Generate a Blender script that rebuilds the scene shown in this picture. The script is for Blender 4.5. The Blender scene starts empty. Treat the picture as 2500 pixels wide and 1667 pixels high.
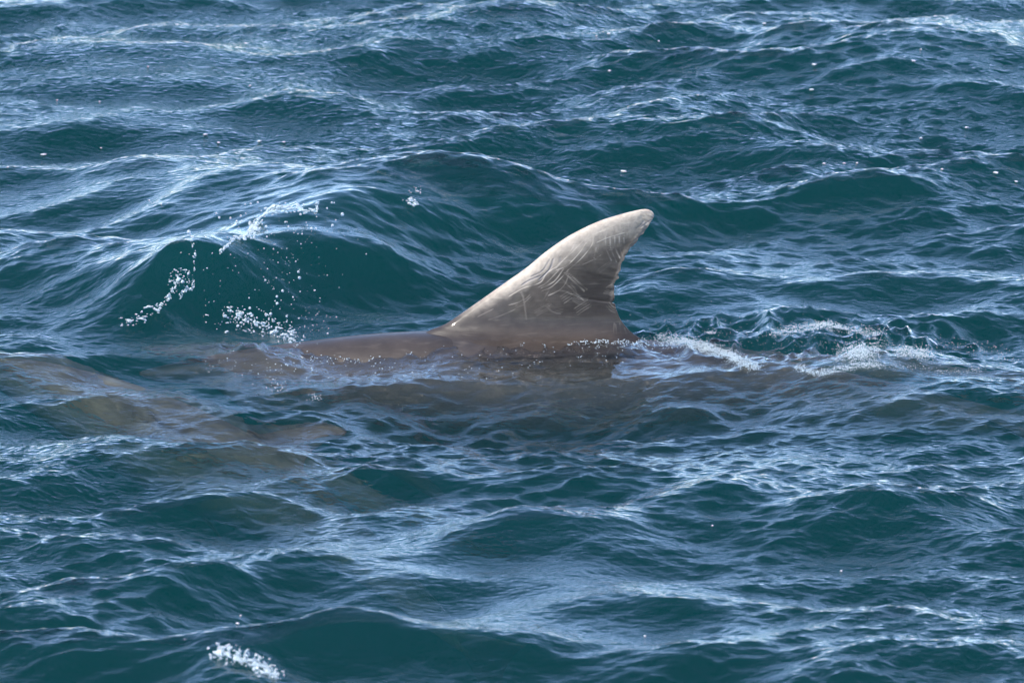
import bpy, bmesh, math, random
import numpy as np
from mathutils import Vector, Matrix

random.seed(7)
rng = np.random.default_rng(11)
scene = bpy.context.scene
COL = scene.collection

# ------------------------------------------------------------------ camera
PITCH = math.radians(12.2)
DIST = 25.0
PPM = 816.0                       # photograph pixels per metre at the fin
CAM = np.array([0.0, -DIST * math.cos(PITCH), DIST * math.sin(PITCH)])
FWD = np.array([0.0, math.cos(PITCH), -math.sin(PITCH)])
UPV = np.array([0.0, math.sin(PITCH), math.cos(PITCH)])
RIGHT = np.array([1.0, 0.0, 0.0])
cam_data = bpy.data.cameras.new('camera')
cam = bpy.data.objects.new('camera', cam_data)
COL.objects.link(cam)
cam.location = CAM
cam.rotation_euler = (math.pi / 2 - PITCH, 0, 0)
cam_data.sensor_width = 36.0
cam_data.lens = 36.0 * DIST / (2500.0 / PPM)
cam_data.clip_start = 0.1
cam_data.clip_end = 3000.0
cam_data.dof.use_dof = True
cam_data.dof.focus_distance = DIST
cam_data.dof.aperture_fstop = 9.0
scene.camera = cam

# ------------------------------------------------------------------ sky, sun, exposure
SUN = Vector((-0.62, -0.34, 0.80)).normalized()      # direction towards the sun
world = bpy.data.worlds.new('World')
scene.world = world
world.use_nodes = True
wn, wl = world.node_tree.nodes, world.node_tree.links
sky = wn.new('ShaderNodeTexSky')
sky.sky_type = 'NISHITA'
sky.sun_disc = False
sky.sun_elevation = math.asin(SUN.z)
sky.sun_rotation = math.atan2(SUN.x, SUN.y)
sky.air_density = 0.68
sky.dust_density = 0.0
sky.ozone_density = 2.4
wl.new(sky.outputs[0], wn['Background'].inputs[0])
wn['Background'].inputs[1].default_value = 0.15
sun_data = bpy.data.lights.new('sun', 'SUN')
sun_data.energy = 2.8
sun_data.angle = math.radians(0.53)
sun_data.color = (1.0, 0.94, 0.84)
sun_obj = bpy.data.objects.new('sun', sun_data)
COL.objects.link(sun_obj)
sun_obj.rotation_euler = SUN.to_track_quat('Z', 'Y').to_euler()
sun_obj.location = (0, 0, 20)
vs = scene.view_settings
vs.view_transform = 'Standard'
vs.look = 'None'
vs.exposure = 1.5
vs.gamma = 1.0
vs.use_curve_mapping = False
cy = scene.cycles
cy.use_denoising = True
cy.max_bounces = 5
cy.transparent_max_bounces = 6
cy.transmission_bounces = 4
cy.glossy_bounces = 2
cy.diffuse_bounces = 1
cy.volume_bounces = 0
cy.sample_clamp_indirect = 6.0
cy.blur_glossy = 0.3
cy.use_adaptive_sampling = True
cy.adaptive_threshold = 0.03
cy.adaptive_min_samples = 20

# ------------------------------------------------------------------ helpers
def ray(u, v):
    return FWD + (u - 1250.0) / PPM / DIST * RIGHT - (v - 833.5) / PPM / DIST * UPV

def at_z(u, v, z=0.0):
    d = ray(u, v)
    return CAM + d * ((z - CAM[2]) / d[2])

def at_y(u, v, y=0.0):
    d = ray(u, v)
    return CAM + d * ((y - CAM[1]) / d[1])

def project(P):
    q = P - CAM
    dep = q @ FWD
    s = PPM * DIST / dep
    return 1250.0 + (q @ RIGHT) * s, 833.5 - (q @ UPV) * s, dep

def mesh_obj(name, verts, faces, mat, smooth=True, parent=None):
    me = bpy.data.meshes.new(name)
    me.from_pydata([tuple(v) for v in verts], [], faces)
    me.update()
    if smooth:
        me.polygons.foreach_set('use_smooth', [True] * len(me.polygons))
    me.materials.append(mat)
    o = bpy.data.objects.new(name, me)
    COL.objects.link(o)
    if parent:
        o.parent = parent
    return o

def tag(o, label=None, cat=None, group=None, kind=None):
    if label: o['label'] = label
    if cat: o['category'] = cat
    if group: o['group'] = group
    if kind: o['kind'] = kind
    return o

def new_mat(name):
    m = bpy.data.materials.new(name)
    m.use_nodes = True
    m.node_tree.nodes.clear()
    return m, m.node_tree.nodes, m.node_tree.links

def math_node(n, l, op, a, b=None, clamp=False):
    k = n.new('ShaderNodeMath'); k.operation = op; k.use_clamp = clamp
    for i, x in enumerate((a, b)):
        if x is None: continue
        if isinstance(x, (int, float)): k.inputs[i].default_value = x
        else: l.new(x, k.inputs[i])
    return k.outputs[0]

def attr(n, name):
    a = n.new('ShaderNodeAttribute'); a.attribute_name = name
    return a.outputs['Fac']

# value noise on numpy arrays (for geometry)
def vnoise(x, y, seed=0):
    xi = np.floor(x).astype(np.int64); yi = np.floor(y).astype(np.int64)
    fx = x - xi; fy = y - yi
    fx = fx * fx * fx * (fx * (fx * 6 - 15) + 10); fy = fy * fy * fy * (fy * (fy * 6 - 15) + 10)
    def h(a, b):
        n = (a * 374761393 + b * 668265263 + seed * 974711) & 0x7fffffff
        n = ((n ^ (n >> 13)) * 1274126177) & 0x7fffffff
        n = (n ^ (n >> 16)) & 0xffff
        return n / 32767.5 - 1.0
    a = h(xi, yi); b = h(xi + 1, yi); c = h(xi, yi + 1); d = h(xi + 1, yi + 1)
    return (a * (1 - fx) + b * fx) * (1 - fy) + (c * (1 - fx) + d * fx) * fy

# ------------------------------------------------------------------ materials
def water_material():
    m, n, l = new_mat('sea_water')
    out = n.new('ShaderNodeOutputMaterial')
    geo = n.new('ShaderNodeNewGeometry')
    # fine capillary ripples
    tc = n.new('ShaderNodeTexCoord')
    def noise(scale, rot, stretch, detail, rough):
        mp = n.new('ShaderNodeMapping')
        mp.inputs['Rotation'].default_value = (0, 0, rot)
        mp.inputs['Scale'].default_value = stretch
        l.new(tc.outputs['Object'], mp.inputs['Vector'])
        t = n.new('ShaderNodeTexNoise')
        t.noise_dimensions = '2D'
        t.inputs['Scale'].default_value = scale
        t.inputs['Detail'].default_value = detail
        t.inputs['Roughness'].default_value = rough
        l.new(mp.outputs[0], t.inputs['Vector'])
        return t.outputs['Fac']
    n1 = noise(62.0, 0.3, (0.5, 1.0, 1.0), 1.5, 0.5)
    h = math_node(n, l, 'MULTIPLY', n1, 0.0080)
    calm = attr(n, 'ripple')
    h = math_node(n, l, 'MULTIPLY', h, calm)
    bump = n.new('ShaderNodeBump')
    bump.inputs['Strength'].default_value = 1.0
    bump.inputs['Distance'].default_value = 1.0
    l.new(h, bump.inputs['Height'])
    # Schlick reflectance of the rippled surface
    dot = n.new('ShaderNodeVectorMath'); dot.operation = 'DOT_PRODUCT'
    l.new(geo.outputs['Incoming'], dot.inputs[0]); l.new(bump.outputs[0], dot.inputs[1])
    c = math_node(n, l, 'ABSOLUTE', dot.outputs['Value'])
    k = math_node(n, l, 'SUBTRACT', 1.0, c, clamp=True)
    k = math_node(n, l, 'POWER', k, 5.0)
    F = math_node(n, l, 'ADD', math_node(n, l, 'MULTIPLY', k, 0.98), 0.02)
    gl = n.new('ShaderNodeBsdfGlossy'); gl.inputs['Roughness'].default_value = 0.09
    gl.inputs['Color'].default_value = (1, 1, 1, 1)
    l.new(bump.outputs[0], gl.inputs['Normal'])
    tr = n.new('ShaderNodeBsdfTransparent')
    rf = n.new('ShaderNodeBsdfRefraction'); rf.inputs['IOR'].default_value = 1.2
    rf.inputs['Roughness'].default_value = 0.0
    l.new(bump.outputs[0], rf.inputs['Normal'])
    tm = n.new('ShaderNodeMixShader'); tm.inputs[0].default_value = 0.62
    l.new(tr.outputs[0], tm.inputs[1]); l.new(rf.outputs[0], tm.inputs[2])
    mx = n.new('ShaderNodeMixShader')
    l.new(F, mx.inputs[0]); l.new(tm.outputs[0], mx.inputs[1]); l.new(gl.outputs[0], mx.inputs[2])
    l.new(mx.outputs[0], out.inputs['Surface'])
    # turbid green sea water
    sc = n.new('ShaderNodeVolumeScatter')
    sc.inputs['Color'].default_value = (0.022, 0.24, 0.242, 1)
    sc.inputs['Density'].default_value = 0.42
    sc.inputs['Anisotropy'].default_value = 0.0
    ab = n.new('ShaderNodeVolumeAbsorption')
    ab.inputs['Color'].default_value = (0.2, 0.5, 0.5, 1)
    ab.inputs['Density'].default_value = 0.68
    ad = n.new('ShaderNodeAddShader')
    l.new(sc.outputs[0], ad.inputs[0]); l.new(ab.outputs[0], ad.inputs[1])
    l.new(ad.outputs[0], out.inputs['Volume'])
    return m

def skin_material(name, dark, mid, pale):
    m, n, l = new_mat(name)
    out = n.new('ShaderNodeOutputMaterial')
    bs = n.new('ShaderNodeBsdfPrincipled')
    tc = n.new('ShaderNodeTexCoord')
    t1 = n.new('ShaderNodeTexNoise'); t1.inputs['Scale'].default_value = 7.0
    t1.inputs['Detail'].default_value = 6.0; t1.inputs['Roughness'].default_value = 0.62
    l.new(tc.outputs['Object'], t1.inputs['Vector'])
    cr = n.new('ShaderNodeValToRGB')
    cr.color_ramp.elements[0].position = 0.33; cr.color_ramp.elements[0].color = (*dark, 1)
    cr.color_ramp.elements[1].position = 0.68; cr.color_ramp.elements[1].color = (*mid, 1)
    l.new(t1.outputs['Fac'], cr.inputs[0])
    # fine streaks of old scratches
    mp = n.new('ShaderNodeMapping'); mp.inputs['Scale'].default_value = (14, 1, 120)
    mp.inputs['Rotation'].default_value = (0, -0.5, 0)
    l.new(tc.outputs['Object'], mp.inputs['Vector'])
    t2 = n.new('ShaderNodeTexNoise'); t2.inputs['Scale'].default_value = 1.0; t2.inputs['Detail'].default_value = 3.0
    l.new(mp.outputs[0], t2.inputs['Vector'])
    st = n.new('ShaderNodeMapRange'); st.inputs['From Min'].default_value = 0.56; st.inputs['From Max'].default_value = 0.8
    st.inputs['To Max'].default_value = 0.10
    l.new(t2.outputs['Fac'], st.inputs['Value'])
    pf = math_node(n, l, 'ADD', attr(n, 'pale'), st.outputs[0], clamp=True)
    t3 = n.new('ShaderNodeTexNoise'); t3.inputs['Scale'].default_value = 30.0; t3.inputs['Detail'].default_value = 5.0
    l.new(tc.outputs['Object'], t3.inputs['Vector'])
    vr = n.new('ShaderNodeMapRange'); vr.inputs['To Min'].default_value = 0.72; vr.inputs['To Max'].default_value = 1.25
    l.new(t3.outputs['Fac'], vr.inputs['Value'])
    pf = math_node(n, l, 'MULTIPLY', pf, vr.outputs[0], clamp=True)
    mix = n.new('ShaderNodeMix'); mix.data_type = 'RGBA'
    l.new(pf, mix.inputs['Factor']); l.new(cr.outputs[0], mix.inputs['A']); mix.inputs['B'].default_value = (*pale, 1)
    mix2 = n.new('ShaderNodeMix'); mix2.data_type = 'RGBA'
    l.new(attr(n, 'groove'), mix2.inputs['Factor']); l.new(mix.outputs['Result'], mix2.inputs['A'])
    mix2.inputs['B'].default_value = (0.16, 0.15, 0.16, 1)
    l.new(mix2.outputs['Result'], bs.inputs['Base Color'])
    bs.inputs['Roughness'].default_value = 0.52
    bs.inputs['Specular IOR Level'].default_value = 0.28
    wet = attr(n, 'wet')
    l.new(wet, bs.inputs['Coat Weight'])
    bs.inputs['Coat Roughness'].default_value = 0.10
    bs.inputs['Coat IOR'].default_value = 1.33
    bp = n.new('ShaderNodeBump'); bp.inputs['Strength'].default_value = 0.35; bp.inputs['Distance'].default_value = 0.004
    l.new(math_node(n, l, 'ADD', t3.outputs['Fac'], math_node(n, l, 'MULTIPLY', t2.outputs['Fac'], 0.4)), bp.inputs['Height'])
    l.new(bp.outputs[0], bs.inputs['Normal'])
    l.new(bs.outputs[0], out.inputs['Surface'])
    return m

def foam_material():
    m, n, l = new_mat('foam_bubbles')
    out = n.new('ShaderNodeOutputMaterial')
    bs = n.new('ShaderNodeBsdfPrincipled')
    bs.inputs['Base Color'].default_value = (0.66, 0.76, 0.80, 1)
    bs.inputs['Roughness'].default_value = 0.15
    bs.inputs['IOR'].default_value = 1.33
    bs.inputs['Transmission Weight'].default_value = 0.35
    l.new(bs.outputs[0], out.inputs['Surface'])
    return m

def splash_material():
    m, n, l = new_mat('splash_water')
    out = n.new('ShaderNodeOutputMaterial')
    g = n.new('ShaderNodeBsdfPrincipled')
    g.inputs['Base Color'].default_value = (0.80, 0.90, 0.94, 1)
    g.inputs['Roughness'].default_value = 0.06
    g.inputs['IOR'].default_value = 1.33
    g.inputs['Transmission Weight'].default_value = 0.62
    tc = n.new('ShaderNodeTexCoord')
    t = n.new('ShaderNodeTexNoise'); t.inputs['Scale'].default_value = 90.0; t.inputs['Detail'].default_value = 3.0
    l.new(tc.outputs['Object'], t.inputs['Vector'])
    b = n.new('ShaderNodeBump'); b.inputs['Strength'].default_value = 0.35; b.inputs['Distance'].default_value = 0.006
    l.new(t.outputs['Fac'], b.inputs['Height']); l.new(b.outputs[0], g.inputs['Normal'])
    l.new(g.outputs[0], out.inputs['Surface'])
    return m

M_WATER = water_material()
M_SKIN = skin_material('dolphin_skin', (0.018, 0.0128, 0.0102), (0.040, 0.0295, 0.0240), (0.43, 0.36, 0.29))
M_SKIN2 = skin_material('olive_dolphin_skin', (0.018, 0.017, 0.010), (0.050, 0.045, 0.027), (0.62, 0.64, 0.50))
M_FOAM = foam_material()
M_SPLASH = splash_material()

# ------------------------------------------------------------------ the sea
def axis(lo, hi, step, mid_step, mid_ext, far):
    core = list(np.arange(lo, hi + step * 0.5, step))
    def grow(start, sgn):
        out = []; x = start; s = step
        while abs(x - start) < mid_ext:
            s = min(s * 1.08, mid_step); x += sgn * s; out.append(x)
        while abs(x) < far:
            s *= 1.3; x += sgn * s; out.append(x)
        return out
    a = grow(core[0], -1)[::-1]; b = grow(core[-1], 1)
    return np.array(a + core + b)

def smooth(a, b, x):
    t = np.clip((x - a) / (b - a), 0, 1)
    return t * t * (3 - 2 * t)

XS = axis(-2.05, 2.05, 0.0066, 0.13, 7.0, 400.0)
YS = axis(-4.6, 6.9, 0.0098, 0.13, 7.0, 400.0)
GX, GY = np.meshgrid(XS, YS, indexing='xy')
GX0, GY0 = GX.copy(), GY.copy()
DXs = np.gradient(XS); DYs = np.gradient(YS)

# a wave crest laid in the world: (u, v, z) is its crest in the photograph, z its height
def crest(u, v, z, half_px, amp, front, back, tilt=0.0, sharp=2.0):
    front *= 1.25; back *= 1.25
    p = at_z(u, v, z)
    L = half_px / PPM * (np.linalg.norm(p - CAM) / DIST)
    c, s = math.cos(tilt), math.sin(tilt)
    dx = GX0 - p[0]; dy = GY0 - p[1]
    a = (dx * c + dy * s) / L
    d = -dx * s + dy * c + 0.12 * L * a * a
    pr = np.where(d < 0, np.exp(-np.abs(d / front) ** sharp), np.exp(-np.abs(d / back) ** 1.6))
    dip = -0.22 * np.exp(-((d + 1.9 * front) / (front * 1.3)) ** 2)
    return amp * (pr + dip) * np.exp(-np.abs(a) ** 2.4)

CRESTS = [
    # u, v, z, half length px, amplitude, front width, back width, tilt, sharp
    (1105, 405, 0.20, 230, 0.125, 0.26, 0.42, 0.05, 1.15),
    (770, 505, 0.24, 330, 0.175, 0.18, 1.2, 0.30, 2.0),
    (470, 590, 0.20, 210, 0.15, 0.17, 0.75, 0.70, 2.0),
    (1330, 470, 0.13, 300, 0.09, 0.22, 0.30, -0.35, 1.6),
    (940, 450, 0.22, 230, 0.11, 0.18, 0.6, 0.30, 1.6),
    (780, 205, 0.10, 150, 0.09, 0.24, 0.34, 0.0, 1.6),
    (330, 95, 0.13, 420, 0.10, 0.40, 0.50, 0.15, 1.8),
    (900, 90, 0.08, 260, 0.06, 0.22, 0.35, 0.0, 1.8),
    (1180, 5, 0.12, 260, 0.09, 0.42, 0.60, -0.1, 1.8),
    (2330, 55, 0.16, 360, 0.13, 0.55, 0.5, 0.05, 1.9),
    (2130, 140, 0.10, 300, 0.07, 0.30, 0.35, 0.25, 1.6),
    (1660, 205, 0.13, 240, 0.12, 0.36, 0.36, -0.2, 1.7),
    (1950, 338, 0.08, 150, 0.07, 0.18, 0.24, 0.15, 1.6),
    (2120, 415, 0.09, 230, 0.08, 0.26, 0.32, -0.12, 1.7),
    (2400, 360, 0.09, 200, 0.08, 0.22, 0.30, 0.1, 1.6),
    (1500, 90, 0.08, 280, 0.07, 0.26, 0.36, -0.2, 1.8),
    (1900, 55, 0.07, 240, 0.06, 0.22, 0.4, 0.15, 1.8),
    (1650, 680, 0.07, 200, 0.06, 0.16, 0.28, -0.1, 1.6),
    (2000, 770, 0.07, 230, 0.05, 0.14, 0.26, -0.1, 1.6),
    (600, 490, 0.04, 220, 0.05, 0.16, 0.25, 0.25, 1.8),
    (640, 350, 0.05, 240, 0.045, 0.18, 0.3, 0.05, 1.8),
    (1050, 250, 0.05, 170, 0.05, 0.16, 0.26, -0.1, 1.7),
    (880, 430, 0.08, 140, 0.06, 0.14, 0.25, 0.2, 1.7),
    (320, 760, 0.05, 150, 0.05, 0.10, 0.25, -0.05, 1.8),
    (60, 850, 0.06, 170, 0.03, 0.2, 0.4, 0.25, 1.7),
    (2250, 905, 0.03, 240, 0.06, 0.20, 0.26, 0.12, 1.7),
    (1650, 965, 0.02, 120, 0.05, 0.11, 0.2, -0.15, 1.6),
    (870, 1005, 0.02, 170, 0.045, 0.12, 0.25, -0.1, 1.7),
    (2080, 970, 0.02, 220, 0.04, 0.14, 0.25, -0.1, 1.7),
    (1800, 1210, 0.03, 330, 0.06, 0.26, 0.36, -0.30, 1.7),
    (2280, 1255, 0.04, 200, 0.06, 0.20, 0.30, 0.15, 1.7),
    (1320, 1290, 0.03, 240, 0.05, 0.16, 0.28, 0.05, 1.7),
    (1420, 1395, 0.04, 220, 0.055, 0.16, 0.30, -0.05, 1.6),
    (430, 1395, 0.06, 160, 0.075, 0.17, 0.26, 0.45, 1.6),
    (120, 1475, 0.06, 300, 0.07, 0.10, 0.28, 0.08, 2.2),
    (850, 1520, 0.07, 170, 0.09, 0.17, 0.26, -0.1, 1.6),
    (560, 1600, 0.07, 150, 0.085, 0.20, 0.26, 0.05, 1.8),
    (140, 1560, 0.04, 260, 0.06, 0.22, 0.26, -0.2, 1.7),
    (1650, 1520, 0.04, 360, 0.06, 0.18, 0.35, -0.15, 1.7),
    (2250, 1600, 0.03, 340, 0.06, 0.18, 0.3, 0.15, 1.7),
    (1150, 1570, 0.03, 200, 0.05, 0.14, 0.25, -0.3, 1.7),
    (600, 1215, 0.02, 190, 0.04, 0.12, 0.22, 0.05, 1.7),
    (1000, 1200, 0.02, 170, 0.04, 0.12, 0.22, 0.1, 1.7),
    (250, 1090, 0.02, 210, 0.04, 0.14, 0.22, 0.0, 1.7),
]
H = np.zeros_like(GX)
for i_, cdef in enumerate(CRESTS):
    H += crest(*cdef) * (1.0 if i_ < 5 else 0.78)

# calm masks: the smooth green wave face at left and the glassy water round the body
def blob(u, v, ru, rv):
    p = at_z(u, v, 0.0)
    sx = ru / PPM; sy = rv / PPM / math.sin(PITCH)
    return np.exp(-(((GX0 - p[0]) / sx) ** 2 + ((GY0 - p[1]) / sy) ** 2))
face = np.clip(1.25 * blob(690, 665, 290, 85), 0, 1)
body_zone = np.clip(1.3 * blob(1150, 860, 800, 75), 0, 1)
body_near = np.clip(1.2 * blob(1050, 830, 520, 42), 0, 1)

# random wind sea on top (sum of trochoidal waves)
N = 150
lam = np.exp(rng.uniform(math.log(0.032), math.log(1.5), N))
lam.sort()
th = np.radians(-90 + 12 + rng.normal(0, 1, N) * np.interp(lam, [0.03, 0.15, 0.3, 1.5], [44, 40, 30, 26]))
steep = 0.034 * np.interp(lam, [0.03, 0.1, 0.2, 0.3, 0.6, 1.5], [0.80, 0.72, 0.72, 0.86, 0.9, 0.85])
steep *= np.where(lam > 0.6, 0.5, 1.0)
amp = steep * lam / (2 * math.pi) * 1.55
ph = rng.uniform(0, 2 * math.pi, N)
DX = np.zeros_like(GX, dtype=np.float32); DY = DX.copy(); DZ = DX.copy()
gx32 = GX.astype(np.float32); gy32 = GY.astype(np.float32)
# wind gusts: ripples come in patches
gust = (0.75 + 0.5 * vnoise(GX0 * 0.9 + 3.1, GY0 * 0.55 + 1.7, 5)).astype(np.float32)
for i in range(N):
    k = 2 * math.pi / lam[i]
    wx = np.clip((lam[i] / DXs - 2.5) / 3.0, 0, 1); wy = np.clip((lam[i] / DYs - 2.5) / 3.0, 0, 1)
    w = np.outer(wy, wx).astype(np.float32) * np.float32(amp[i])
    if lam[i] < 0.35:
        w = w * gust
    arg = gx32 * np.float32(k * math.cos(th[i])) + gy32 * np.float32(k * math.sin(th[i])) + np.float32(ph[i])
    sn = np.sin(arg); cs = np.cos(arg)
    DZ += w * cs
    q = np.float32(0.6)
    DX -= q * np.float32(math.cos(th[i])) * w * sn
    DY -= q * np.float32(math.sin(th[i])) * w * sn
att = (1 - 0.55 * face) * (1 - 0.55 * body_zone) * (1 - 0.35 * body_near)
GX = GX + DX * att; GY = GY + DY * att
Z = H + DZ * att

# turbulent wake behind the fin and boiling water along the back
wake = np.clip(1.25 * blob(2020, 840, 420, 60) + 0.9 * blob(1640, 815, 170, 24), 0, 1)
boil = np.clip(0.9 * blob(1150, 850, 480, 20) + 0.6 * blob(620, 850, 160, 25) + 0.5 * blob(1000, 900, 420, 40), 0, 1)
chop = np.zeros_like(Z)
for f, a, sd in ((7.0, 0.020, 1), (14.0, 0.013, 2), (29.0, 0.006, 3)):
    r = vnoise(GX0 * f + 0.4 * vnoise(GX0 * f * 0.5, GY0 * f * 0.5, sd + 9), GY0 * f * 0.8, sd)
    chop += a * (1.0 - 2.0 * np.abs(r))
Z += wake * chop * 1.15
chop2 = np.zeros_like(Z)
for f, a, sd in ((22.0, 0.006, 21), (42.0, 0.0036, 22)):
    r = vnoise(GX0 * f * 0.7, GY0 * f * 0.6, sd)
    chop2 += a * (1.0 - 2.0 * np.abs(r))
Z += boil * chop2 * 1.7
# water level round the emerged back: a slight hollow on the near side, a hump at the shoulder
Z += -0.035 * blob(880, 872, 140, 22)
Z += -0.095 * blob(1150, 1005, 800, 80)
Z += 0.035 * blob(640, 862, 90, 18)

def build_sea():
    ny, nx = Z.shape
    V = np.stack([GX, GY, Z], -1).reshape(-1, 3)
    idx = np.arange(ny * nx).reshape(ny, nx)
    quads = np.stack([idx[:-1, :-1], idx[:-1, 1:], idx[1:, 1:], idx[1:, :-1]], -1).reshape(-1, 4)
    # skirt and bed close the body of water
    base = len(V)
    x0, x1, y0, y1 = XS[0], XS[-1], YS[0], YS[-1]
    V = np.concatenate([V, [(x, y, z) for z in (0.0, -25.0) for x, y in ((x0, y0), (x1, y0), (x1, y1), (x0, y1))]])
    b = base
    Q = np.concatenate([quads, [(b, b + 4, b + 5, b + 1), (b + 1, b + 5, b + 6, b + 2), (b + 2, b + 6, b + 7, b + 3), (b + 3, b + 7, b + 4, b),
                                (b + 7, b + 6, b + 5, b + 4)]])
    me = bpy.data.meshes.new('sea')
    nq = len(Q)
    me.vertices.add(len(V)); me.vertices.foreach_set('co', V.astype(np.float32).ravel())
    me.loops.add(nq * 4); me.polygons.add(nq)
    me.loops.foreach_set('vertex_index', Q.ravel().astype(np.int32))
    me.polygons.foreach_set('loop_start', (np.arange(nq) * 4).astype(np.int32))
    sm = np.zeros(nq, dtype=bool); sm[:len(quads)] = True
    me.polygons.foreach_set('use_smooth', sm)
    calm = np.zeros(len(V), dtype=np.float32)
    calm[:base] = (np.clip(1 - 0.7 * face - 0.35 * body_zone, 0.12, 1) * np.clip(0.85 + 0.6 * vnoise(GX0 * 1.1 + 7.7, GY0 * 0.6 + 2.2, 8), 0.4, 1.3)).ravel()
    a = me.attributes.new('ripple', 'FLOAT', 'POINT'); a.data.foreach_set('value', calm)
    me.update(); me.validate()
    me.materials.append(M_WATER)
    o = bpy.data.objects.new('sea', me); COL.objects.link(o)
    tag(o, 'choppy teal green sea reflecting pale blue sky', kind='structure')
    return o
build_sea()

# look-up: which point of the sea shows at a pixel of the photograph
CELL = 5
def build_lookup():
    P = np.stack([GX, GY, Z], -1).reshape(-1, 3)
    u, v, d = project(P)
    ok = (u > -60) & (u < 2560) & (v > -60) & (v < 1727) & (d > 1)
    ids = np.nonzero(ok)[0]
    ids = ids[np.argsort(-d[ids])]
    W, Hh = 2640 // CELL, 1800 // CELL
    g = np.full((Hh, W), -1, dtype=np.int64)
    g[((v[ids] + 60) // CELL).astype(int), ((u[ids] + 60) // CELL).astype(int)] = ids
    return P, g
SP, SG = build_lookup()
def surf(u, v):
    i = int((v + 60) // CELL); j = int((u + 60) // CELL)
    for r in range(0, 8):
        for di in range(-r, r + 1):
            for dj in range(-r, r + 1):
                a, b = i + di, j + dj
                if 0 <= a < SG.shape[0] and 0 <= b < SG.shape[1] and SG[a, b] >= 0:
                    return SP[SG[a, b]].copy()
    return at_z(u, v, 0.0)

# ------------------------------------------------------------------ dolphins
LEAD = [(1000, 842), (1020, 822), (1052, 805), (1076, 796), (1100, 783), (1167, 737), (1234, 690), (1285, 654), (1334, 614),
        (1390, 576), (1457, 543), (1513, 525), (1557, 514), (1578, 512), (1590, 517)]
TRAIL = [(1600, 862), (1578, 838), (1560, 824), (1546, 815), (1529, 799), (1513, 777), (1505, 754), (1501, 742), (1495, 738), (1499, 731),
         (1500, 722), (1496, 714), (1498, 703), (1499, 695), (1503, 686), (1509, 679), (1508, 672), (1512, 661), (1517, 643), (1523, 634), (1528, 624),
         (1537, 606), (1546, 598), (1564, 576), (1575, 561), (1584, 549), (1594, 532), (1595, 523)]
Z7 = lambda pts: [(1100 + a * 0.2232, 500 + b * 0.2232) for a, b in pts]
RAKES = [
    ([(1560,310),(1545,420),(1440,560),(1300,685)], 1.0), ([(1480,400),(1400,520),(1270,650),(1150,700)], 0.9),
    ([(1440,390),(1330,500),(1200,620),(1080,720)], 0.8), ([(1340,450),(1250,570),(1150,680)], 0.6),
    ([(1200,640),(1050,730),(980,830),(800,890),(640,980)], 1.0),
    ([(1290,690),(1200,790),(1100,880),(1000,920)], 0.8), ([(1285,760),(1250,850),(1180,920),(1070,970)], 0.8),
    ([(1230,690),(1130,820),(990,890)], 0.8), ([(1180,700),(1050,830),(960,880)], 0.6),
    ([(1690,330),(1700,470),(1755,605)], 0.9), ([(1740,340),(1750,470),(1810,620)], 0.8), ([(1790,330),(1800,470),(1850,580)], 0.8),
    ([(1840,340),(1850,470),(1880,560)], 0.7), ([(1890,350),(1900,470)], 0.6), ([(1750,180),(1750,330)], 0.7), ([(1800,160),(1805,330)], 0.7),
    ([(1850,150),(1850,330)], 0.7), ([(1900,130),(1895,340)], 0.6), ([(1950,120),(1940,300)], 0.5),
    ([(1600,300),(1750,250),(1950,190)], 0.6), ([(1600,400),(1750,340),(1950,290)], 0.8), ([(1650,270),(1800,215),(2000,150)], 0.5),
    ([(1240,720),(1460,930)], 0.6), ([(1275,720),(1490,915)], 0.5), ([(1220,800),(1460,1040)], 0.35), ([(1200,910),(1370,980),(1470,1040)], 0.5),
    ([(770,930),(800,1010),(830,1230)], 0.4), ([(640,1070),(720,1050),(800,1010)], 0.55),
    ([(1790,1290),(1780,1400)], 0.7), ([(1805,1300),(1815,1400)], 0.6), ([(1850,1290),(1865,1420)], 0.7), ([(1900,1340),(1930,1420)], 0.4),
    ([(1590,460),(1570,560),(1580,640)], 0.4), ([(1440,640),(1560,590),(1640,540)], 0.4), ([(1700,900),(1790,850)], 0.4),
    ([(420,1230),(560,1180),(700,1120)], 0.3), ([(300,1200),(460,1120)], 0.3),
]
GROOVES = [([(1120,580),(1080,690),(970,800)], 0.8), ([(1080,590),(1000,710),(880,770)], 0.6), ([(980,760),(860,810),(780,860)], 0.7),
           ([(1200,560),(1195,600)], 0.6), ([(2180,170),(2080,240)], 0.6), ([(2140,260),(2060,330)], 0.5), ([(2110,180),(2040,250)], 0.4), ([(2090,320),(2010,390)], 0.5)]

# faint old tooth rakes: short sets of parallel arcs
_rr = random.Random(5)
for _s in range(16):
    _x, _y = _rr.uniform(700, 1750), _rr.uniform(420, 1150)
    _a = _rr.uniform(0.3, 1.3) if _rr.random() < 0.7 else _rr.uniform(-1.0, -0.3)
    _l = _rr.uniform(60, 190); _b = _rr.uniform(-25, 25); _g = _rr.uniform(16, 34)
    for _q in range(_rr.randint(2, 5)):
        _ox, _oy = math.sin(_a) * _g * _q, math.cos(_a) * _g * _q
        _dx, _dy = math.cos(_a) * _l, -math.sin(_a) * _l
        RAKES.append(([(_x + _ox, _y + _oy), (_x + _ox + _dx / 2 + _b * math.sin(_a), _y + _oy + _dy / 2 + _b * math.cos(_a)), (_x + _ox + _dx, _y + _oy + _dy)], _rr.uniform(0.12, 0.4)))

def poly_dist(px, py, pts):
    d = np.full(px.shape, 1e9)
    for (x0, y0), (x1, y1) in zip(pts[:-1], pts[1:]):
        vx, vy = x1 - x0, y1 - y0
        t = np.clip(((px - x0) * vx + (py - y0) * vy) / (vx * vx + vy * vy), 0, 1)
        d = np.minimum(d, np.hypot(px - x0 - t * vx, py - y0 - t * vy))
    return d

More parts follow.
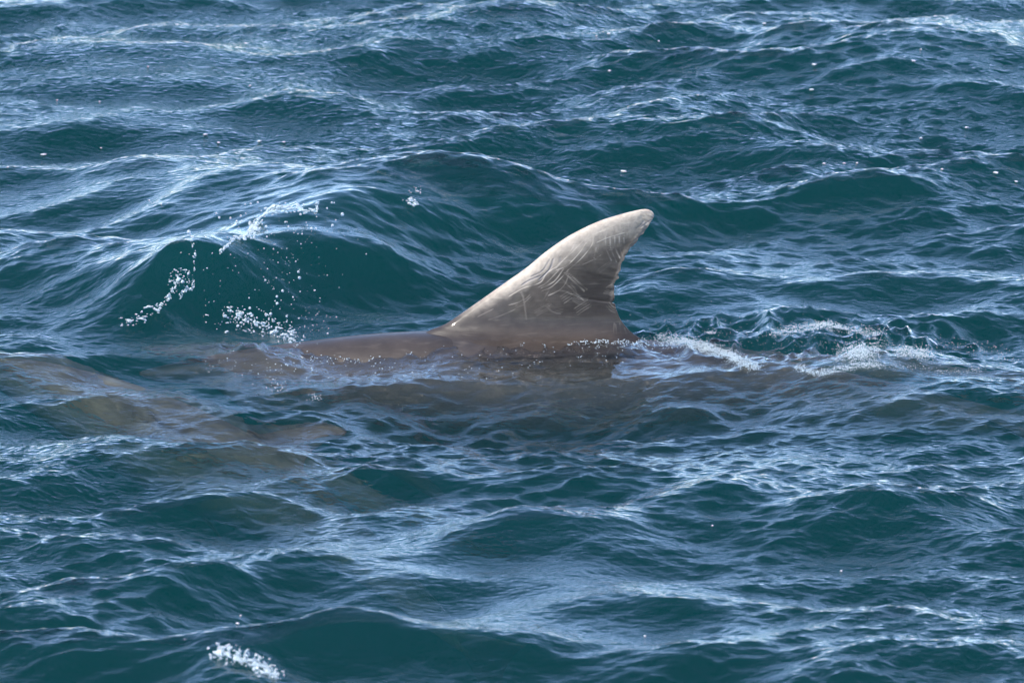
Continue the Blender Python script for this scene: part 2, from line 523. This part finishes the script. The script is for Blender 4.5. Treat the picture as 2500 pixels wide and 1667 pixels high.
def smooth_poly(pts, k=8):
    # Catmull-Rom through the points
    P = np.array(pts, float); P = np.vstack([2 * P[0] - P[1], P, 2 * P[-1] - P[-2]])
    out = []
    for i in range(1, len(P) - 2):
        for t in np.linspace(0, 1, k, endpoint=False):
            a, b, c, d = P[i - 1], P[i], P[i + 1], P[i + 2]
            out.append(0.5 * (2 * b + (c - a) * t + (2 * a - 5 * b + 4 * c - d) * t * t + (3 * b - a - 3 * c + d) * t ** 3))
    out.append(P[-2])
    return np.array(out)

def resample(P, n, pw=1.0):
    s = np.concatenate([[0], np.cumsum(np.hypot(*np.diff(P, axis=0).T))]); s /= s[-1]
    t = np.linspace(0, 1, n) ** pw
    return np.stack([np.interp(t, s, P[:, i]) for i in range(P.shape[1])], -1)

RIDGE_X = [-1.25, -1.05, -0.85, -0.70, -0.58, -0.48, -0.36, -0.25, -0.1, 0.1, 0.3, 0.42, 0.6, 0.8, 1.0, 1.25, 1.6, 1.9]
RIDGE_Z = [-0.16, -0.09, -0.040, -0.014, 0.002, 0.015, 0.025, 0.029, 0.027, 0.022, 0.012, 0.00, -0.022, -0.05, -0.08, -0.12, -0.19, -0.25]
RIDGE_Y = [0.14, 0.08, 0.03, 0.01, 0, 0, 0, 0, 0, 0, 0, 0, -0.005, -0.03, -0.07, -0.14, -0.26, -0.36]

def fin_geometry(ns=190, nc=190, detail=True):
    """Dorsal fin in the plane y = 0; returns verts (world), faces, pale, groove, wet."""
    Lp = resample(smooth_poly(LEAD), ns); Tp = resample(smooth_poly(TRAIL, 4), ns)
    if detail:
        jig = vnoise(np.arange(ns) * 0.33, np.zeros(ns), 3) * 1.6 + vnoise(np.arange(ns) * 0.12, np.zeros(ns), 4) * 1.5
        mask = smooth(0.3, 0.4, np.linspace(0, 1, ns)) * (1 - smooth(0.9, 1.0, np.linspace(0, 1, ns)))
        Tp[:, 0] += jig * mask
    c = 0.5 - 0.5 * np.cos(np.linspace(0, math.pi, nc))
    c = 0.35 * c + 0.65 * np.linspace(0, 1, nc)
    PX = Lp[:, None, 0] * (1 - c) + Tp[:, None, 0] * c
    PY = Lp[:, None, 1] * (1 - c) + Tp[:, None, 1] * c
    X = (PX - 1250.0) / PPM
    Zz = (833.5 - PY) / PPM / math.cos(PITCH)
    s = np.linspace(0, 1, ns)[:, None]
    naca = 5 * (0.2969 * np.sqrt(c) - 0.126 * c - 0.3516 * c ** 2 + 0.2843 * c ** 3 - 0.1015 * c ** 4) / 0.5
    ht = (0.034 * (1 - s) ** 1.1 + 0.0085) * (1 - smooth(0.9, 1.0, s) * 0.75)
    T = ht * naca[None, :] + 0.0022 * smooth(0.0, 0.03, c)[None, :] * (1 - smooth(0.97, 1.0, s))
    # the skin flares into the back
    rid = np.interp(X, RIDGE_X, RIDGE_Z)
    dl = np.clip(rid - Zz, 0, 0.2)
    fl = 0.035 * np.exp(-(Zz - rid) / 0.018)
    fl = np.where(rid - Zz > 0.004, np.minimum(fl, 0.96 * np.sqrt(0.44 * dl)), fl) * (smooth(0.0, 0.30, c) * smooth(0.0, 0.12, 1 - c))[None, :]
    T = T + fl
    rise = smooth(-0.005, 0.085, Zz - rid)
    d_lead = poly_dist(PX, PY, [tuple(p) for p in resample(smooth_poly(LEAD), 60)])
    d_trail = poly_dist(PX, PY, [tuple(p) for p in resample(smooth_poly(TRAIL), 60)])
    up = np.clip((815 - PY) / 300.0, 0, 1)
    wob = 10 * vnoise(PX * 0.05, PY * 0.05, 31) + 5 * vnoise(PX * 0.13, PY * 0.13, 32)
    wid = 20 + 52 * smooth(0.1, 0.75, up)
    blot = 1 + 0.14 * vnoise(PX * 0.09, PY * 0.09, 34) + 0.14 * vnoise(PX * 0.30, PY * 0.25, 35)
    pale = 0.9 * (1 - smooth(0.0, 1.45, (d_lead + 0.7 * wob) / wid)) * smooth(0.0, 0.5, up) * blot
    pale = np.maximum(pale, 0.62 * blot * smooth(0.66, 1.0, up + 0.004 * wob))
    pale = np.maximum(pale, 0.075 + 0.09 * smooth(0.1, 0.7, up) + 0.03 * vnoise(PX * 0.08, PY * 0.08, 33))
    tr = (1 - smooth(2, 12 + 8 * up, d_trail + 0.25 * wob)) * smooth(0.22, 0.32, up)
    pale = np.maximum(pale, 0.38 * tr)
    dark = np.exp(-(((PX - 1450) / 75) ** 2 + ((PY - 725) / 80) ** 2))
    pale = pale * (1 - 0.75 * dark)
    for pts, wgt in RAKES:
        d = poly_dist(PX, PY, [tuple(p) for p in smooth_poly(Z7(pts), 5)])
        pale = np.maximum(pale, (pale + 0.8 * wgt * (0.65 + 0.6 * vnoise(PX * 0.06 + wgt * 9, PY * 0.06, 36))) * np.exp(-(d / 1.45) ** 2))
    pale = 0.02 + (pale - 0.02) * rise
    groove = np.zeros_like(pale)
    if detail:
        for pts, wgt in GROOVES:
            d = poly_dist(PX, PY, [tuple(p) for p in smooth_poly(Z7(pts), 5)])
            groove = np.maximum(groove, wgt * np.exp(-(d / 1.6) ** 2))
    # relief: grooves, wrinkled tip, knobbly trailing edge
    tipw = smooth(0.72, 0.9, up) * smooth(1540, 1575, PX)
    wr = vnoise((PX * 0.8 + PY * 0.6) * 0.10, (PX * 0.6 - PY * 0.8) * 0.35, 41)
    T = T - 0.0022 * groove + 0.0013 * tipw * wr + 0.0022 * tr * (0.5 + 0.7 * vnoise(PX * 0.12, PY * 0.12, 42)) + 0.0007 * pale
    T = np.maximum(T, 0.0)
    T[:, 0] = 0.0
    wet = 0.45 - 0.12 * rise
    n = ns * nc
    Vn = np.stack([X, -T, Zz], -1).reshape(-1, 3); Vf = np.stack([X, T, Zz], -1).reshape(-1, 3)
    V = np.vstack([Vn, Vf])
    F = []
    for i in range(ns - 1):
        for j in range(nc - 1):
            a = i * nc + j; b = a + 1; d_ = a + nc; e = d_ + 1
            F.append((a, b, e, d_)); F.append((n + a, n + d_, n + e, n + b))
        a = i * nc + nc - 1
        F.append((a, n + a, n + a + nc, a + nc))
    t0 = (ns - 1) * nc
    for j in range(nc - 1):
        F.append((t0 + j, t0 + j + 1, n + t0 + j + 1, n + t0 + j))
    at = [np.concatenate([q.ravel()] * 2) for q in (np.clip(pale, 0, 1), np.clip(groove, 0, 1), np.clip(wet * np.ones_like(pale), 0, 1))]
    return V, F, at

TS = [0, .012, .03, .06, .085, .11, .15, .22, .32, .42, .5, .6, .7, .8, .88, .94, .985, 1.0]
RZ = [.004, .02, .028, .036, .048, .085, .125, .17, .212, .228, .224, .195, .15, .10, .067, .045, .026, .012]
RY = [.004, .024, .034, .044, .056, .085, .122, .165, .205, .22, .212, .178, .125, .07, .040, .028, .03, .02]

def body_geometry(Lb, ns=240, na=112):
    t = np.linspace(0, 1, ns)
    rz = np.interp(t, TS, RZ); ry = np.interp(t, TS, RY)
    ker = np.array([1, 3, 5, 3, 1]) / 13.0
    for _ in range(6):
        rz[2:-2] = np.convolve(rz, ker, 'valid'); ry[2:-2] = np.convolve(ry, ker, 'valid')
    rz *= Lb / 2.77; ry *= Lb / 2.77
    an = np.linspace(0, 2 * math.pi, na, endpoint=False)
    # top of the ring at local z = 0, so the ridge line is the reference
    zz = rz[:, None] * (np.cos(an)[None, :] - 1.0) * 1.0
    beak = np.exp(-((t - 0.05) / 0.05) ** 2)[:, None]
    yy = ry[:, None] * np.sin(an)[None, :]
    xx = np.repeat((t * Lb)[:, None], na, 1)
    V = np.stack([xx, yy, zz], -1).reshape(-1, 3)
    F = []
    for i in range(ns - 1):
        for j in range(na):
            a = i * na + j; b = i * na + (j + 1) % na
            F.append((a, a + na, b + na, b))
    F.append(tuple(range(na))); F.append(tuple(range((ns - 1) * na, ns * na))[::-1])
    depth = (0.5 - 0.5 * np.cos(an))[None, :] * np.ones((ns, 1))
    belly = smooth(0.62, 0.85, depth).ravel() * 0.75
    flank = ((0.17 * smooth(0.05, 0.35, depth)) + 0.08 * smooth(0.6, 0.75, t)[:, None]).ravel()
    return V, F, belly, flank, (t, rz, ry)

def blade(root, span_dir, chord_dir, span, c0, c1, sweep, thick, n=26, mch=18):
    """flipper or fluke half: a swept, tapered, rounded blade"""
    root = np.array(root, float); sd = np.array(span_dir, float); sd /= np.linalg.norm(sd)
    cd = np.array(chord_dir, float); cd /= np.linalg.norm(cd)
    nd = np.cross(sd, cd); nd /= np.linalg.norm(nd)
    V = []; F = []
    for i in range(n):
        s = i / (n - 1)
        ch = (c0 * (1 - s) + c1 * s) * math.sqrt(max(1e-4, 1 - s ** 3))
        off = sweep * s ** 1.5
        for sgn in (1, -1):
            for j in range(mch):
                c = j / (mch - 1)
                tk = thick * (1 - 0.8 * s) * (math.sqrt(c) * (1 - c)) * 2.2
                V.append(root + sd * span * s + cd * (off + ch * (c - 0.35)) + nd * tk * sgn)
    row = 2 * mch
    for i in range(n - 1):
        for j in range(mch - 1):
            a = i * row + j
            F.append((a, a + 1, a + row + 1, a + row))
            b = a + mch
            F.append((b, b + row, b + row + 1, b + 1))
    return np.array(V), F

def make_dolphin(name, Lb, place, mat, fin, flip=(0.62, 0.55, -0.56), flip_pale=0.0, flip_t=0.235, slim=1.0, belly_w=0.9, flip_chord=None, flip_w=0.17, flank_w=1.0):
    """one continuous dolphin mesh; place() maps straight local coords to the world"""
    V, F, belly, flank, (t, rz, ry) = body_geometry(Lb)
    k = Lb / 2.77
    V[:, 1:] *= slim
    parts = [(V, F, 0.02 + flank * flank_w + belly * belly_w, np.zeros(len(V)), np.ones(len(V)))]
    for sg in (-1, 1):
        x0 = flip_t * Lb
        fv, ff = blade((x0, sg * 0.125 * k * slim, -0.27 * k * slim), (flip[0], sg * flip[1], flip[2]), flip_chord if (flip_chord and sg < 0) else (1, 0, -0.1), 0.40 * k, flip_w * k, 0.05 * k, 0.12 * k, 0.028 * k)
        parts.append((fv, ff, np.full(len(fv), flip_pale), np.zeros(len(fv)), np.ones(len(fv))))
        tv, tf = blade((0.955 * Lb, sg * 0.0, -0.03 * k), (0.35, sg * 1.0, 0), (1, 0, 0), 0.36 * k, 0.24 * k, 0.03 * k, 0.10 * k, 0.022 * k)
        parts.append((tv, tf, np.full(len(tv), 0.05), np.zeros(len(tv)), np.ones(len(tv))))
    allV, allF, P_, G_, W_ = [], [], [], [], []
    off = 0
    for v, f, p, g, w in parts:
        allV.append(place(v)); allF += [tuple(i + off for i in q) for q in f]
        P_.append(p); G_.append(g); W_.append(0.45 * smooth(-0.06, -0.01, allV[-1][:, 2])); off += len(v)
    fv, ff, (fp, fg, fw) = fin
    allV.append(fv); allF += [tuple(i + off for i in q) for q in ff]
    P_.append(fp); G_.append(fg); W_.append(fw)
    o = mesh_obj(name, np.vstack(allV), allF, mat)
    for nm, arr in (('pale', P_), ('groove', G_), ('wet', W_)):
        a = o.data.attributes.new(nm, 'FLOAT', 'POINT')
        a.data.foreach_set('value', np.concatenate(arr).astype(np.float32))
    bm = bmesh.new(); bm.from_mesh(o.data)
    bmesh.ops.recalc_face_normals(bm, faces=bm.faces)
    bm.to_mesh(o.data); bm.free()
    return o

# main dolphin: ridge line of the back in the world
LB = 2.70
X0 = -1.12
_rs = np.linspace(-1.3, 2.0, 400)
_rz = np.interp(_rs, RIDGE_X, RIDGE_Z); _ry = np.interp(_rs, RIDGE_X, RIDGE_Y)
_k = np.hanning(31); _k /= _k.sum()
_rz = np.convolve(np.pad(_rz, 15, 'edge'), _k, 'valid'); _ry = np.convolve(np.pad(_ry, 15, 'edge'), _k, 'valid')
def place_main(v):
    x = v[:, 0] + X0
    return np.stack([x, v[:, 1] + np.interp(x, _rs, _ry), v[:, 2] + np.interp(x, _rs, _rz)], -1)
FIN = fin_geometry()
main_dolphin = make_dolphin('dolphin', LB, place_main, M_SKIN, FIN)
tag(main_dolphin, 'grey brown dolphin with scarred pale edged dorsal fin standing out of the water', 'dolphin', 'dolphins')

# second dolphin, rolled on its side under the surface at the left
def second_dolphin():
    L2 = 2.4
    pts = np.array([(-2.1, -0.10, -0.24), (-1.85, -0.15, -0.20), (-1.55, -0.22, -0.16), (-1.30, -0.34, -0.18), (-1.0, -0.62, -0.22), (-0.75, -0.98, -0.27),
                    (-0.50, -1.32, -0.40), (-0.20, -1.60, -0.65), (0.2, -1.80, -0.95), (0.6, -1.95, -1.25), (1.0, -2.05, -1.5)])
    cr = np.array(smooth_poly3(pts))
    sl = np.concatenate([[0], np.cumsum(np.linalg.norm(np.diff(cr, axis=0), axis=1))]) - 0.33
    roll = math.radians(50)
    def frame(x):
        c = np.stack([np.interp(x, sl, cr[:, i]) for i in range(3)], -1)
        e = np.stack([np.interp(x + 0.05, sl, cr[:, i]) - np.interp(x - 0.05, sl, cr[:, i]) for i in range(3)], -1)
        e /= np.linalg.norm(e, axis=1)[:, None]
        sd = np.cross(np.array([0, 0, 1.0]), e); sd /= np.linalg.norm(sd, axis=1)[:, None]
        up = np.cross(e, sd)
        u2 = up * math.cos(roll) + sd * math.sin(roll)
        return c, e, np.cross(u2, e), u2
    def place(v):
        c, e, sd, up = frame(v[:, 0])
        over = (v[:, 0] - np.clip(v[:, 0], sl[0], sl[-1]))[:, None]
        return c + e * over + sd * v[:, 1:2] + up * (v[:, 2:3] + 0.145) + np.array([0, 0, 0.03])
    fv, ff, fa = fin_geometry(60, 50, False)
    loc = np.stack([0.52 * L2 + (fv[:, 0] + 0.1) * 0.42, fv[:, 1] * 0.42, fv[:, 2] * 0.42], -1)
    o = make_dolphin('dolphin', L2, place, M_SKIN2, (place(loc), ff, [q * 0 for q in fa]), flip=(0.95, 0.19, -0.25), flip_pale=0.02, flank_w=0.0, flip_w=0.10, flip_t=0.33, slim=0.72, belly_w=0.12, flip_chord=(0.15, -0.77, 0.64))
    tag(o, 'pale olive dolphin fully submerged at the left edge, in front of the finned one', 'dolphin', 'dolphins')

def smooth_poly3(pts, k=12):
    P = np.vstack([2 * pts[0] - pts[1], pts, 2 * pts[-1] - pts[-2]])
    out = []
    for i in range(1, len(P) - 2):
        for t in np.linspace(0, 1, k, endpoint=False):
            a, b, c, d = P[i - 1], P[i], P[i + 1], P[i + 2]
            out.append(0.5 * (2 * b + (c - a) * t + (2 * a - 5 * b + 4 * c - d) * t * t + (3 * b - a - 3 * c + d) * t ** 3))
    out.append(P[-2])
    return out
second_dolphin()

# ------------------------------------------------------------------ splashes, spray and foam
def ico(sub):
    bm = bmesh.new(); bmesh.ops.create_icosphere(bm, subdivisions=sub, radius=1.0)
    v = np.array([q.co[:] for q in bm.verts]); f = np.array([[q.index for q in p.verts] for p in bm.faces]); bm.free()
    return v, f
ICO1, ICO2 = ico(1), ico(2)

def balls(name, items, mat, base=ICO1):
    """many small balls in one mesh: items = [(x, y, z, r, squash)]"""
    v, f = base
    it = np.array(items)
    n = len(it)
    sc = np.stack([it[:, 3], it[:, 3], it[:, 3] * it[:, 4]], -1)
    V = (v[None] * sc[:, None, :] + it[:, None, :3]).reshape(-1, 3)
    F = (f[None] + (np.arange(n) * len(v))[:, None, None]).reshape(-1, 3)
    me = bpy.data.meshes.new(name)
    me.vertices.add(len(V)); me.vertices.foreach_set('co', V.astype(np.float32).ravel())
    me.loops.add(len(F) * 3); me.polygons.add(len(F))
    me.loops.foreach_set('vertex_index', F.astype(np.int32).ravel())
    me.polygons.foreach_set('loop_start', (np.arange(len(F)) * 3).astype(np.int32))
    me.polygons.foreach_set('use_smooth', np.ones(len(F), dtype=bool))
    me.update(); me.materials.append(mat)
    o = bpy.data.objects.new(name, me); COL.objects.link(o)
    return o

PX1 = 1.0 / PPM                    # one photograph pixel in metres at the fin

LOOSE_V, LOOSE_F = [], []
def keep_largest(me):
    """leave the connected sheet in the mesh, move its torn-off drops to the loose drops"""
    bm = bmesh.new(); bm.from_mesh(me)
    seen = set(); islands = []
    for v0 in bm.verts:
        if v0.index in seen: continue
        st = [v0]; seen.add(v0.index); isl = []
        while st:
            v = st.pop(); isl.append(v)
            for e in v.link_edges:
                w = e.other_vert(v)
                if w.index not in seen:
                    seen.add(w.index); st.append(w)
        islands.append(isl)
    islands.sort(key=len, reverse=True)
    for isl in islands[1:]:
        off = len(LOOSE_V); ix = {v.index: off + i for i, v in enumerate(isl)}
        LOOSE_V.extend(tuple(v.co) for v in isl)
        fs = {f for v in isl for f in v.link_faces}
        LOOSE_F.extend(tuple(ix[v.index] for v in f.verts) for f in fs)
    bmesh.ops.delete(bm, geom=[v for isl in islands[1:] for v in isl], context='VERTS')
    bm.to_mesh(me); bm.free()
    me.update()

def meta_mesh(name, blobs, mat, res=0.003):
    """a lacy sheet of water: metaballs turned into one mesh; blobs = [(point, radius)]"""
    mb = bpy.data.metaballs.new(name + '_field')
    mb.resolution = res; mb.render_resolution = res; mb.threshold = 0.42
    for bl in blobs:
        p, r_ = bl[0], bl[1]
        dr = Vector(bl[2]) if len(bl) > 2 else Vector((random.gauss(0, 1), random.gauss(0, 0.4), random.gauss(0, 0.8)))
        e = mb.elements.new(type='ELLIPSOID'); e.co = Vector(p); e.radius = r_ * 1.55
        st = random.uniform(1.2, 2.6)
        e.size_x, e.size_y, e.size_z = st, 0.8, 0.75
        dr = dr + Vector((random.gauss(0, 0.3), random.gauss(0, 0.3), random.gauss(0, 0.3))) * max(dr.length, 1e-4)
        e.rotation = dr.to_track_quat('X', 'Z')
    ob = bpy.data.objects.new(name + '_field', mb); COL.objects.link(ob)
    dg = bpy.context.evaluated_depsgraph_get(); dg.update()
    me = bpy.data.meshes.new_from_object(ob.evaluated_get(dg))
    bpy.data.objects.remove(ob); bpy.data.metaballs.remove(mb)
    me.name = name
    keep_largest(me)
    me.polygons.foreach_set('use_smooth', [True] * len(me.polygons))
    me.materials.clear(); me.materials.append(mat)
    o = bpy.data.objects.new(name, me); COL.objects.link(o)
    return o

def along(pts, n, jit, rmin, rmax, y0, y1=None, yj=0.01):
    n = int(n * 2.2)
    P = resample(smooth_poly(pts), n)
    out = []
    for i, (u, v) in enumerate(P):
        t = i / max(1, n - 1)
        y = y0 + ((y1 if y1 is not None else y0) - y0) * t + random.gauss(0, yj)
        uu, vv = u + random.gauss(0, jit), v + random.gauss(0, jit)
        out.append((at_y(uu, vv, min(y, yat(uu, vv) - 0.02)), random.uniform(rmin, rmax) * 0.58 * PX1, (P[min(i + 1, n - 1)][0] - P[max(i - 1, 0)][0], 0.0, P[max(i - 1, 0)][1] - P[min(i + 1, n - 1)][1])))
    return out

def yat(u, v):
    return float(surf(u, v)[1])

# A: the jet thrown off the crest
yA = yat(690, 530) - 0.03
A = along([(538, 618), (556, 598), (575, 580), (600, 578), (612, 560), (622, 545), (650, 520), (690, 508), (730, 512), (768, 514)], 75, 2.5, 3.0, 6.5, yA)
A += along([(612, 575), (620, 560), (634, 545)], 20, 6, 4, 7.5, yA)
A += along([(655, 517), (680, 508), (700, 512)], 34, 6, 4, 8, yA)
A += along([(770, 500), (776, 508), (768, 522)], 8, 3, 3, 5.5, yA)
A += [(at_y(581, 572, yA), 9 * PX1), (at_y(612, 548, yA), 7 * PX1), (at_y(775, 496, yA), 5.5 * PX1), (at_y(730, 505, yA), 7 * PX1)]
tag(meta_mesh('water_splash', A, M_SPLASH), 'long lacy splash thrown off the wave crest left of the fin', 'splash', 'splashes off the wave')
# B: thin upright string of drops
yB = yat(474, 660) - 0.02
B = along([(476, 664), (474, 640), (476, 620), (472, 600), (468, 585)], 26, 1.4, 2.2, 4.6, yB)
B += along([(468, 585), (464, 567)], 4, 1.0, 2.5, 4.0, yB) + along([(435, 625), (452, 618), (470, 622)], 8, 3, 2, 4, yB)
tag(meta_mesh('water_splash', B, M_SPLASH), 'thin upright string of drops above the curled splash', 'splash', 'splashes off the wave')
# C: curled cup of water with its tail
yC = yat(400, 740) - 0.03
Cb = []
for k in range(330):
    a = random.uniform(math.radians(-50), math.radians(190)); rr = random.random() ** 0.5
    ca, sa = math.cos(a), math.sin(a)
    Cb.append((at_y(441 + 33 * rr * ca, 690 - 38 * rr * sa, yC + 0.05 * (rr - 0.7) + random.gauss(0, 0.004)), random.uniform(1.1, 2.0) * PX1))
for q in ((452, 652, 470, 690), (436, 655, 452, 700), (422, 664, 440, 705), (415, 680, 428, 712), (462, 660, 474, 700)):
    Cb += along([(q[0], q[1]), ((q[0] + q[2]) / 2 + 4, (q[1] + q[3]) / 2 - 4), (q[2], q[3])], 16, 1.0, 1.6, 2.8, yC - 0.01)
Cb += along([(474, 690), (468, 705), (446, 712), (442, 728)], 16, 2, 3, 5.5, yC)
Cb += along([(430, 690), (418, 715), (402, 735), (385, 758)], 44, 5, 2.6, 5.2, yC)
Cb += along([(385, 758), (368, 748), (352, 752), (345, 765)], 18, 1.5, 2.4, 4, yC)
Cb += along([(368, 775), (345, 778), (325, 782), (300, 785)], 36, 6, 2.5, 5, yC)
tag(meta_mesh('water_splash', Cb, M_SPLASH), 'curled cup shaped splash trailing down to the water at the left', 'splash', 'splashes off the wave')
# E: small splash high on the crest
yE = yat(1005, 480) - 0.03
E = along([(1000, 468), (1010, 462), (1022, 470), (1024, 458)], 14, 4, 2.5, 4.5, yE) + along([(995, 488), (1008, 492), (1016, 503)], 22, 5, 3, 6, yE)
tag(meta_mesh('water_splash', E, M_SPLASH), 'small clump of drops high on the wave crest above the fin base', 'splash', 'splashes off the wave')
# D: breaking water in front of the shoulder
D = []
for k in range(420):
    t = random.random()
    u = 560 + 165 * t + random.gauss(0, 12); v = 775 + 55 * t ** 1.6 + random.gauss(0, 13)
    p = surf(u, v + 6); p[2] += abs(random.gauss(0, 0.012))
    D.append((p, random.uniform(1.2, 3.4) * PX1))
for k in range(60):
    p = surf(random.uniform(500, 560), random.gauss(792, 12)); p[2] += abs(random.gauss(0, 0.008))
    D.append((p, random.uniform(1.2, 2.6) * PX1))
tag(meta_mesh('water_splash', D, M_SPLASH), 'broken bubbly splash just ahead of the emerged back', 'splash', kind='stuff')
# F: breaking lip in the foreground
Fm = []
for k in range(420):
    t = random.random()
    p = surf(515 + 165 * t + random.gauss(0, 8), 1600 + 55 * t * t + random.gauss(0, 9)); p[2] += abs(random.gauss(0, 0.010))
    Fm.append((p, random.uniform(1.4, 3.6) * PX1))
tag(meta_mesh('water_splash', Fm, M_SPLASH), 'white breaking lip on the wave at the bottom edge', 'splash', kind='stuff')

# airborne droplets
drops = []
CL = [(random.gauss(680, 110), random.gauss(690, 70)) for q in range(22)]
for k in range(230):
    c_ = random.choice(CL)
    u = random.gauss(c_[0], 32); v = random.gauss(c_[1], 24)
    if not (470 < u < 980 and 530 < v < 845): continue
    b = surf(u, v)
    p = at_y(u, v, b[1] - random.uniform(0.03, 0.25))
    drops.append((*p, min(3.4, 0.62 * math.exp(abs(random.gauss(0, 0.6)))) * PX1, 1.0))
for k in range(30):
    u = random.uniform(520, 840); v = random.uniform(490, 560)
    b = surf(u, v); p = at_y(u, v, b[1] - 0.05); drops.append((*p, random.uniform(1.2, 3.6) * PX1, 1.0))
for u, v, r_ in ((731, 678, 4), (612, 766, 4), (610, 752, 3.5), (700, 772, 3), (677, 741, 4), (661, 766, 4), (690, 710, 3.5), (836, 523, 4.5), (812, 550, 3.5), (461, 566, 5), (470, 578, 4), (588, 527, 3), (590, 540, 3), (650, 553, 3.5)):
    b = surf(u, v); drops.append((*at_y(u, v, b[1] - 0.08), r_ * PX1, 1.0))
tag(balls('spray_droplets', drops, M_SPLASH, ICO2), 'scattered spray droplets flying in front of the green wave face', 'spray', kind='stuff')

tag(mesh_obj('splash_drops', LOOSE_V, LOOSE_F, M_SPLASH), 'drops torn off the splashes along the wave crest and shoulder', 'spray', kind='stuff')

# foam and bubbles of the wake, some white beads standing in for sun sparkle
def foam_line(pts, n, spread, rmin, rmax, out, lift=0.002):
    P = resample(smooth_poly(pts), 200)
    n = int(n * 1.05)
    for k in range(n):
        u, v = P[random.randrange(200)]
        p = surf(u + random.gauss(0, spread * 1.6), v + random.gauss(0, spread))
        p[0] += random.uniform(-1, 1) * 0.006; p[1] += random.uniform(-1, 1) * 0.013
        p[2] += lift + abs(random.gauss(0, 0.002))
        out.append((*p, random.uniform(rmin, rmax) * PX1, 0.75))
W = []
foam_line([(1610, 828), (1690, 838), (1760, 862), (1850, 900)], 2600, 6, 0.5, 1.4, W)
foam_line([(1690, 842), (1740, 852), (1800, 875)], 1500, 4, 0.5, 1.4, W)
foam_line([(1890, 815), (1950, 803), (2015, 795), (2080, 808), (2150, 815)], 1300, 5, 0.5, 1.4, W)
foam_line([(1985, 800), (2015, 794), (2050, 803)], 600, 4, 0.5, 1.4, W)
foam_line([(2065, 866), (2090, 860), (2125, 862)], 1500, 10, 0.5, 1.5, W)
foam_line([(2130, 835), (2150, 845)], 250, 9, 0.5, 1.3, W)
foam_line([(2190, 855), (2225, 860), (2265, 866)], 900, 6, 0.5, 1.4, W)
foam_line([(1945, 895), (1975, 908), (2010, 912), (2070, 898), (2150, 890)], 1300, 4, 0.5, 1.3, W)
foam_line([(1725, 812), (1745, 815)], 90, 3, 0.5, 1.3, W)
foam_line([(2130, 898), (2230, 898), (2290, 908), (2400, 905)], 160, 3, 0.5, 1.3, W)  # line of sun glints on the chop, made as white beads
foam_line([(2250, 840), (2400, 850), (2480, 885)], 140, 9, 0.5, 1.4, W)
foam_line([(1600, 810), (1800, 830), (2000, 850), (2250, 870)], 800, 26, 0.4, 1.0, W)
tag(balls('wake_foam', W, M_FOAM), 'white bubbling foam and beaded sun sparkle of the wake to the right of the fin', 'foam', kind='stuff')
S = []  # waterline bubbles, with sun sparkle put in as white beads among them
foam_line([(1140, 834), (1250, 832), (1400, 830), (1570, 830)], 420, 5, 0.7, 1.9, S)
foam_line([(1290, 836), (1420, 834), (1560, 838), (1640, 846)], 330, 7, 0.7, 1.7, S)
foam_line([(760, 876), (860, 880), (960, 864), (1060, 852)], 110, 4, 0.7, 1.9, S)
foam_line([(480, 885), (620, 900), (800, 905)], 60, 14, 0.7, 1.9, S)
foam_line([(800, 890), (1100, 890), (1500, 870)], 110, 22, 0.6, 1.7, S)
foam_line([(670, 925), (685, 940), (660, 952)], 30, 5, 0.8, 2.0, S)
foam_line([(755, 973), (780, 970)], 30, 4, 0.7, 1.8, S)
tag(balls('bubble_sparkle', S, M_FOAM), 'fine bubbles and white sun sparkle beads strung along the waterline under the dorsal fin', 'bubbles', kind='stuff')

# single flecks of foam adrift
FLECKS = [(363,160,5),(612,208,5),(138,240,4),(242,245,4),(502,328,12),(533,346,9),(632,343,12),(690,349,8),(106,375,13),(19,409,7),(249,360,7),(362,487,4),(390,497,4),
          (1489,84,9),(1456,87,6),(1605,103,7),(1865,58,9),(1489,174,10),(1986,159,12),(1982,219,11),(2234,147,9),(2248,123,5),(2359,312,9),(2249,337,7),(2013,397,10),(2063,396,7),
          (2093,397,7),(2302,414,8),(2431,422,13),(2483,441,9),(1523,418,13),(1700,234,5),(583,1522,10),(451,1563,9),(589,1501,7),(1738,1283,5),(2052,1391,7),(1570,1552,6)]
ORD = ['first', 'second', 'third', 'fourth', 'fifth', 'sixth', 'seventh', 'eighth', 'ninth', 'tenth', 'eleventh', 'twelfth', 'thirteenth', 'fourteenth', 'fifteenth']
def zone(u, v):
    if v > 1000: return 'in the foreground below the dolphins'
    if u < 400: return 'at the far left behind the wave'
    if u < 1000: return 'on the water behind the lacy splash'
    if u < 1900: return 'on the water above and behind the fin'
    if v < 250: return 'near the top right corner'
    return 'on the water right of the fin tip'
for n_, (u, v, w) in enumerate(FLECKS):
    zn = zone(u, v)
    rank = sum(1 for (a_, b_, c_) in FLECKS if zone(a_, b_) == zn and (a_, b_) < (u, v))
    p = surf(u, v); sc_ = np.linalg.norm(p - CAM) / DIST
    rr = w * 0.46 * PX1 * sc_
    vv, ff = ICO2
    nz = 1 + 0.45 * vnoise(vv[:, 0] * 2.1 + u, vv[:, 1] * 2.1 + v, 77) + 0.25 * vnoise(vv[:, 0] * 5 + u, vv[:, 1] * 5, 78)
    V = vv * nz[:, None] * np.array([rr, rr * 1.5, max(rr * 0.28, 0.0016)]) + np.array([0, 0, 0.001])
    o = mesh_obj('foam_fleck', V, [tuple(int(i) for i in q) for q in ff], M_FOAM)
    o.location = p
    tag(o, '%s white foam fleck, %s from the left %s' % ('tiny' if w < 7 else 'small', ORD[rank], zn), 'foam fleck', 'drifting foam flecks')
